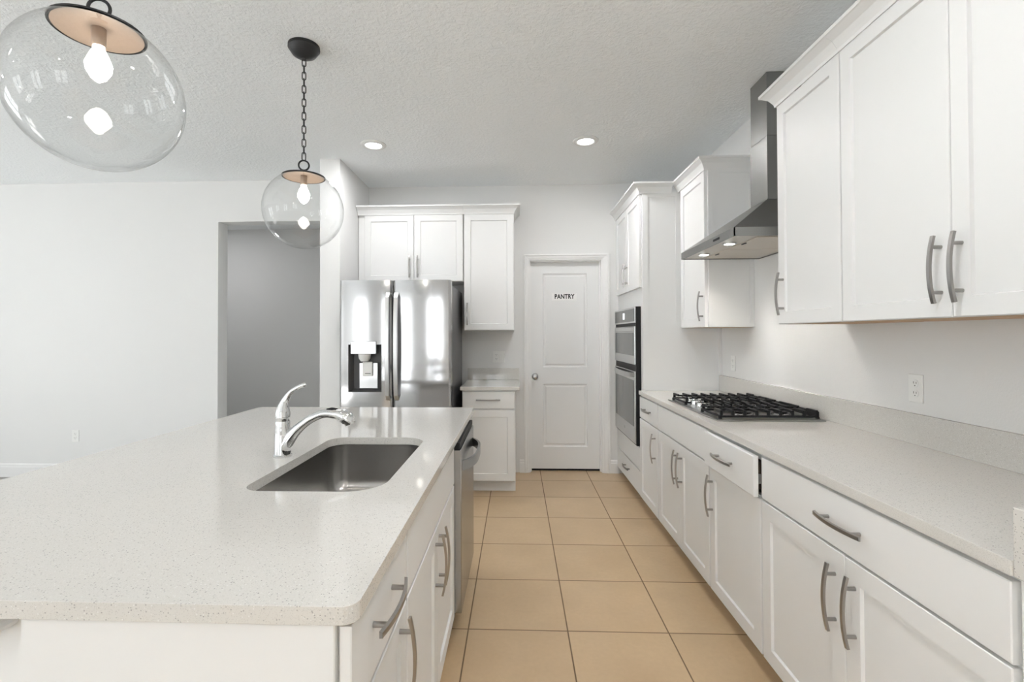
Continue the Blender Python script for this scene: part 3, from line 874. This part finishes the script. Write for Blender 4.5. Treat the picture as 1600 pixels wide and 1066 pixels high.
for y in (2.70, 3.06):
    bm = bmesh.new(); lathe(bm, [(.036, HZ0 + .005), (.036, HZ0 - .002), (.027, HZ0 - .003), (.027, HZ0 - .001)], 24, (1.172, y, 0), False, False); lf = obj('lamp', bm, CHROME, h, smooth=40)
    bm = bmesh.new(); lathe(bm, [(.0265, HZ0 - .0005), (.0265, HZ0 + .002)], 24, (1.172, y, 0)); obj('bulb', bm, HOOD_LED, lf)
    L = bpy.data.lights.new('hood_spot', 'SPOT'); L.energy = 5; L.spot_size = 2.3; L.spot_blend = .6; L.shadow_soft_size = .025; L.color = (1, .93, .84)
    q = bpy.data.objects.new('hood_spot', L); COL.objects.link(q); q.location = (1.172, y, HZ0 - .008); q.parent = h
bm = boxes((HX0 - .002, HX0 + .001, 2.655, 2.735, HZ0 + .018, HZ0 + .03)); obj('switch', bm, BLACK_PLASTIC, h)

# ================================================================ gas cooktop
ct = thing('gas_cooktop', 'stainless gas cooktop with black cast iron grates set on the right worktop', 'cooktop', (1.015, 3.292, KT), RZ_RIGHT)
# local x: 0..CW from far end to near end; y: 0..CD from front edge to wall
CW, CD = .79, .545
bm = bmesh.new(); box(bm, 0, CW, 0, CD, .0005, .008, .002); box(bm, .02, CW - .02, .095, CD - .015, .008, .011, .001); obj('tray', bm, TRAY_STEEL, ct)
BURN = [(.14, .20, .036), (.14, .40, .042), (.3875, .33, .055), (.635, .20, .045), (.635, .40, .036)]
for x, y, rr in BURN:
    bm = bmesh.new(); lathe(bm, [(rr + .012, .011), (rr + .01, .018), (rr, .022)], 28, (x, y, 0)); bo = obj('burner', bm, KNOB_STEEL, ct, smooth=40)
    bm = bmesh.new(); lathe(bm, [(rr - .004, .0222), (rr - .002, .028), (rr - .01, .031)], 28, (x, y, 0)); obj('burner_cap', bm, CAST_IRON, bo, smooth=40)


def grate(x0, x1, y0, y1, n):
    bm = bmesh.new(); zr0, zr1, zt = .017, .027, .054; b = .013
    box(bm, x0, x1, y0, y0 + b, zr0, zr1, .002); box(bm, x0, x1, y1 - b, y1, zr0, zt - .006, .002)
    box(bm, x0, x0 + b, y0, y1, zr0, zr1, .002); box(bm, x1 - b, x1, y0, y1, zr0, zr1, .002)
    xm = (x0 + x1) / 2
    for i in range(n):       # fingers that rise from the side rails and reach in over the burners
        y = y0 + .012 + (y1 - y0 - .024) * i / (n - 1); reach = .10 if i % 2 else .085
        for s_, e_ in ((x0, 1), (x1, -1)):
            a = min(s_, s_ + e_ * .011); box(bm, a, a + .011, y - .007, y + .007, zr1 - .002, zt, .0015)
            q = sorted((s_ + e_ * .004, s_ + e_ * reach)); box(bm, q[0], q[1], y - .006, y + .006, zt - .014, zt, .0015)
    ym = (y0 + y1) / 2
    for y in (y0 + (y1 - y0) * .27, ym, y0 + (y1 - y0) * .76): box(bm, x0 + .085, x1 - .085, y - .0045, y + .0045, zt - .013, zt - .002, .0015)
    for x in (xm - .042, xm + .042): box(bm, x - .0045, x + .0045, y0 + .012, y1 - .012, zt - .014, zt - .003, .0015)
    for x in (x0 + .006, x1 - .006):
        for y in (y0 + .006, y1 - .006): box(bm, x - .007, x + .007, y - .007, y + .007, .0085, zr0 + .002)
    return obj('grate', bm, CAST_IRON, ct)


grate(.022, .268, .022, CD - .022, 9); grate(.271, .519, .125, CD - .022, 8); grate(.522, CW - .022, .022, CD - .022, 9)
for i in range(4):
    x = .205 + .088 * i
    bm = bmesh.new(); lathe(bm, [(.026, .0085), (.026, .013), (.0205, .015), (.0205, .036), (.0185, .039)], 24, (x, .07, 0)); box(bm, x - .005, x + .005, .048, .092, .037, .048, .002); obj('knob', bm, CHROME, ct, smooth=40)


# ================================================================ lamps
def recessed(x, y, label):
    t = thing('recessed_light', label, 'ceiling light', (x, y, CEIL), 0, 'recessed ceiling lights')
    bm = bmesh.new(); lathe(bm, [(.098, 0), (.098, -.004), (.090, -.010), (.066, -.012), (.060, -.006), (.060, -.001)], 36, (0, 0, 0), False, False); obj('trim_ring', bm, TRIM_PAINT, t, smooth=50)
    bm = bmesh.new(); lathe(bm, [(.060, -.0055), (.060, -.002)], 36); obj('diffuser', bm, LED, t, label='glowing white diffuser')


recessed(-1.11, 3.705, 'round recessed ceiling light in front of the wall end, above the fridge side')
recessed(.533, 3.705, 'round recessed ceiling light in front of the pantry door')


def pendant(x, y, zc, label, R=.196):
    t = thing('pendant_light', label, 'pendant light', (x, y, CEIL), 0, 'clear glass globe pendants over the island')
    z = zc - CEIL
    bm = bmesh.new(); lathe(bm, [(.077, -.0005), (.078, -.016), (.074, -.020), (.071, -.026), (.058, -.045), (.034, -.060), (.012, -.066), (.006, -.075)], 36, (0, 0, 0)); obj('ceiling_canopy', bm, BLACK_METAL, t, smooth=40)
    # chain
    top, bot = -.068, z + R + .062
    n = 15; step = (top - bot) / n
    bm = bmesh.new(); hl, hw = step * .5 + .0035, .009; pts = []
    for i in range(20):
        a = 2 * PI * i / 20; pts.append((hw * math.cos(a), 0, (hl - hw) * (1 if math.sin(a) > 1e-6 else -1 if math.sin(a) < -1e-6 else 0) + hw * math.sin(a)))
    tube(bm, pts, .0027, 8, closed=True, upv=(0, 1, 0))
    l0 = obj('chain_link', bm, BLACK_METAL, t, smooth=True); l0.location = (0, 0, top - step / 2)
    for i in range(1, n):
        l = l0.copy(); COL.objects.link(l); l.location = (0, 0, top - step * (i + .5)); l.rotation_euler = (0, 0, PI / 2 * (i % 2) + .25)
    l0.rotation_euler = (0, 0, .25)
    bm = bmesh.new(); tube(bm, [(.025 * math.cos(2 * PI * i / 28), 0, z + R + .034 + .025 * math.sin(2 * PI * i / 28)) for i in range(28)], .0042, 10, closed=True, upv=(0, 1, 0))
    obj('ring', bm, BLACK_METAL, t, (0, 0, 0), (0, 0, .3), smooth=True)
    # black cap plate with brass coloured underside
    th = math.radians(31); cr = R * math.sin(th); cz = z + R * math.cos(th)
    bm = bmesh.new(); lathe(bm, [(cr + .004, cz - .001), (cr + .004, cz + .004), (cr * .6, cz + .019), (.02, cz + .031), (.012, z + R + .006)], 40, (0, 0, 0), False, True); obj('cap', bm, BLACK_METAL, t, smooth=40)
    bm = bmesh.new(); lathe(bm, [(cr - .003, cz - .0015), (cr * .6, cz + .005), (.016, cz + .008), (.016, cz - .035), (.0135, cz - .04)], 40, (0, 0, 0), False, True); obj('reflector', bm, BRASS, t, smooth=40, label='copper toned disc above the bulb')
    bm = bmesh.new(); lathe(bm, [(.004, cz - .135), (.017, cz - .125), (.028, cz - .105), (.030, cz - .088), (.022, cz - .066), (.0135, cz - .048), (.013, cz - .038)], 24); bl = obj('bulb', bm, BULB, t, smooth=True)
    bm = bmesh.new(); prof = []
    for i in range(33):
        a = th + (PI - th) * i / 32; prof.append((max(R * math.sin(a), .0005), z + R * math.cos(a)))
    lathe(bm, prof, 64, (0, 0, 0), False, True); g = obj('globe', bm, GLASS, t, smooth=True, label='clear glass globe')
    return t


pendant(-1.085, 2.42, 2.0, 'whole clear glass globe pendant on a black chain over the far half of the island')
pendant(-1.105, 1.23, 2.0, 'large clear glass globe pendant cut off by the top edge, over the near island half')


# ================================================================ outlets and switches
def outlet(label, loc, rz, kinds=('outlet',)):
    t = thing('wall_outlet' if kinds == ('outlet',) else 'switch_plate', label, 'outlet' if kinds == ('outlet',) else 'switch', loc, rz)
    wd = .07 + .046 * (len(kinds) - 1)
    bm = bmesh.new(); box(bm, -wd / 2, wd / 2, -.006, -.0003, -.057, .057, .002); obj('cover_plate', bm, PLASTIC, t)
    for i, k in enumerate(kinds):
        cx = (i - (len(kinds) - 1) / 2) * .046
        if k == 'outlet':
            for zz in (-.02, .02):
                bm = bmesh.new(); lathe(bm, [(.0165, -.0055), (.0165, -.0075)], 20, (cx, 0, zz), axis='Y'); ro = obj('socket', bm, PLASTIC, t)
                bm = boxes((cx - .0075, cx - .0055, -.0079, -.0072, zz - .001, zz + .008), (cx + .0055, cx + .0075, -.0079, -.0072, zz - .001, zz + .007), (cx - .002, cx + .002, -.0079, -.0072, zz - .0105, zz - .0065)); obj('slots', bm, SLOT, ro)
        else:
            bm = bmesh.new(); box(bm, cx - .016, cx + .016, -.009, -.0055, -.033, .033, .0015); obj('rocker', bm, PLASTIC, t)
    return t


outlet('white duplex outlet on the right wall above the wide stretch of worktop', (RIGHTX, 2.012, 1.138), RZ_RIGHT)
outlet('faint white outlet on the right wall behind the cooktop by the oven cabinet', (RIGHTX, 3.655, 1.142), RZ_RIGHT)
outlet('white outlet low on the blank left wall past the island', (-4.255, LW, .398), 0)
outlet('white outlet and rocker switch plate on the back wall over the small worktop', (-.178, WALL_W, 1.14), 0, ('outlet', 'rocker'))
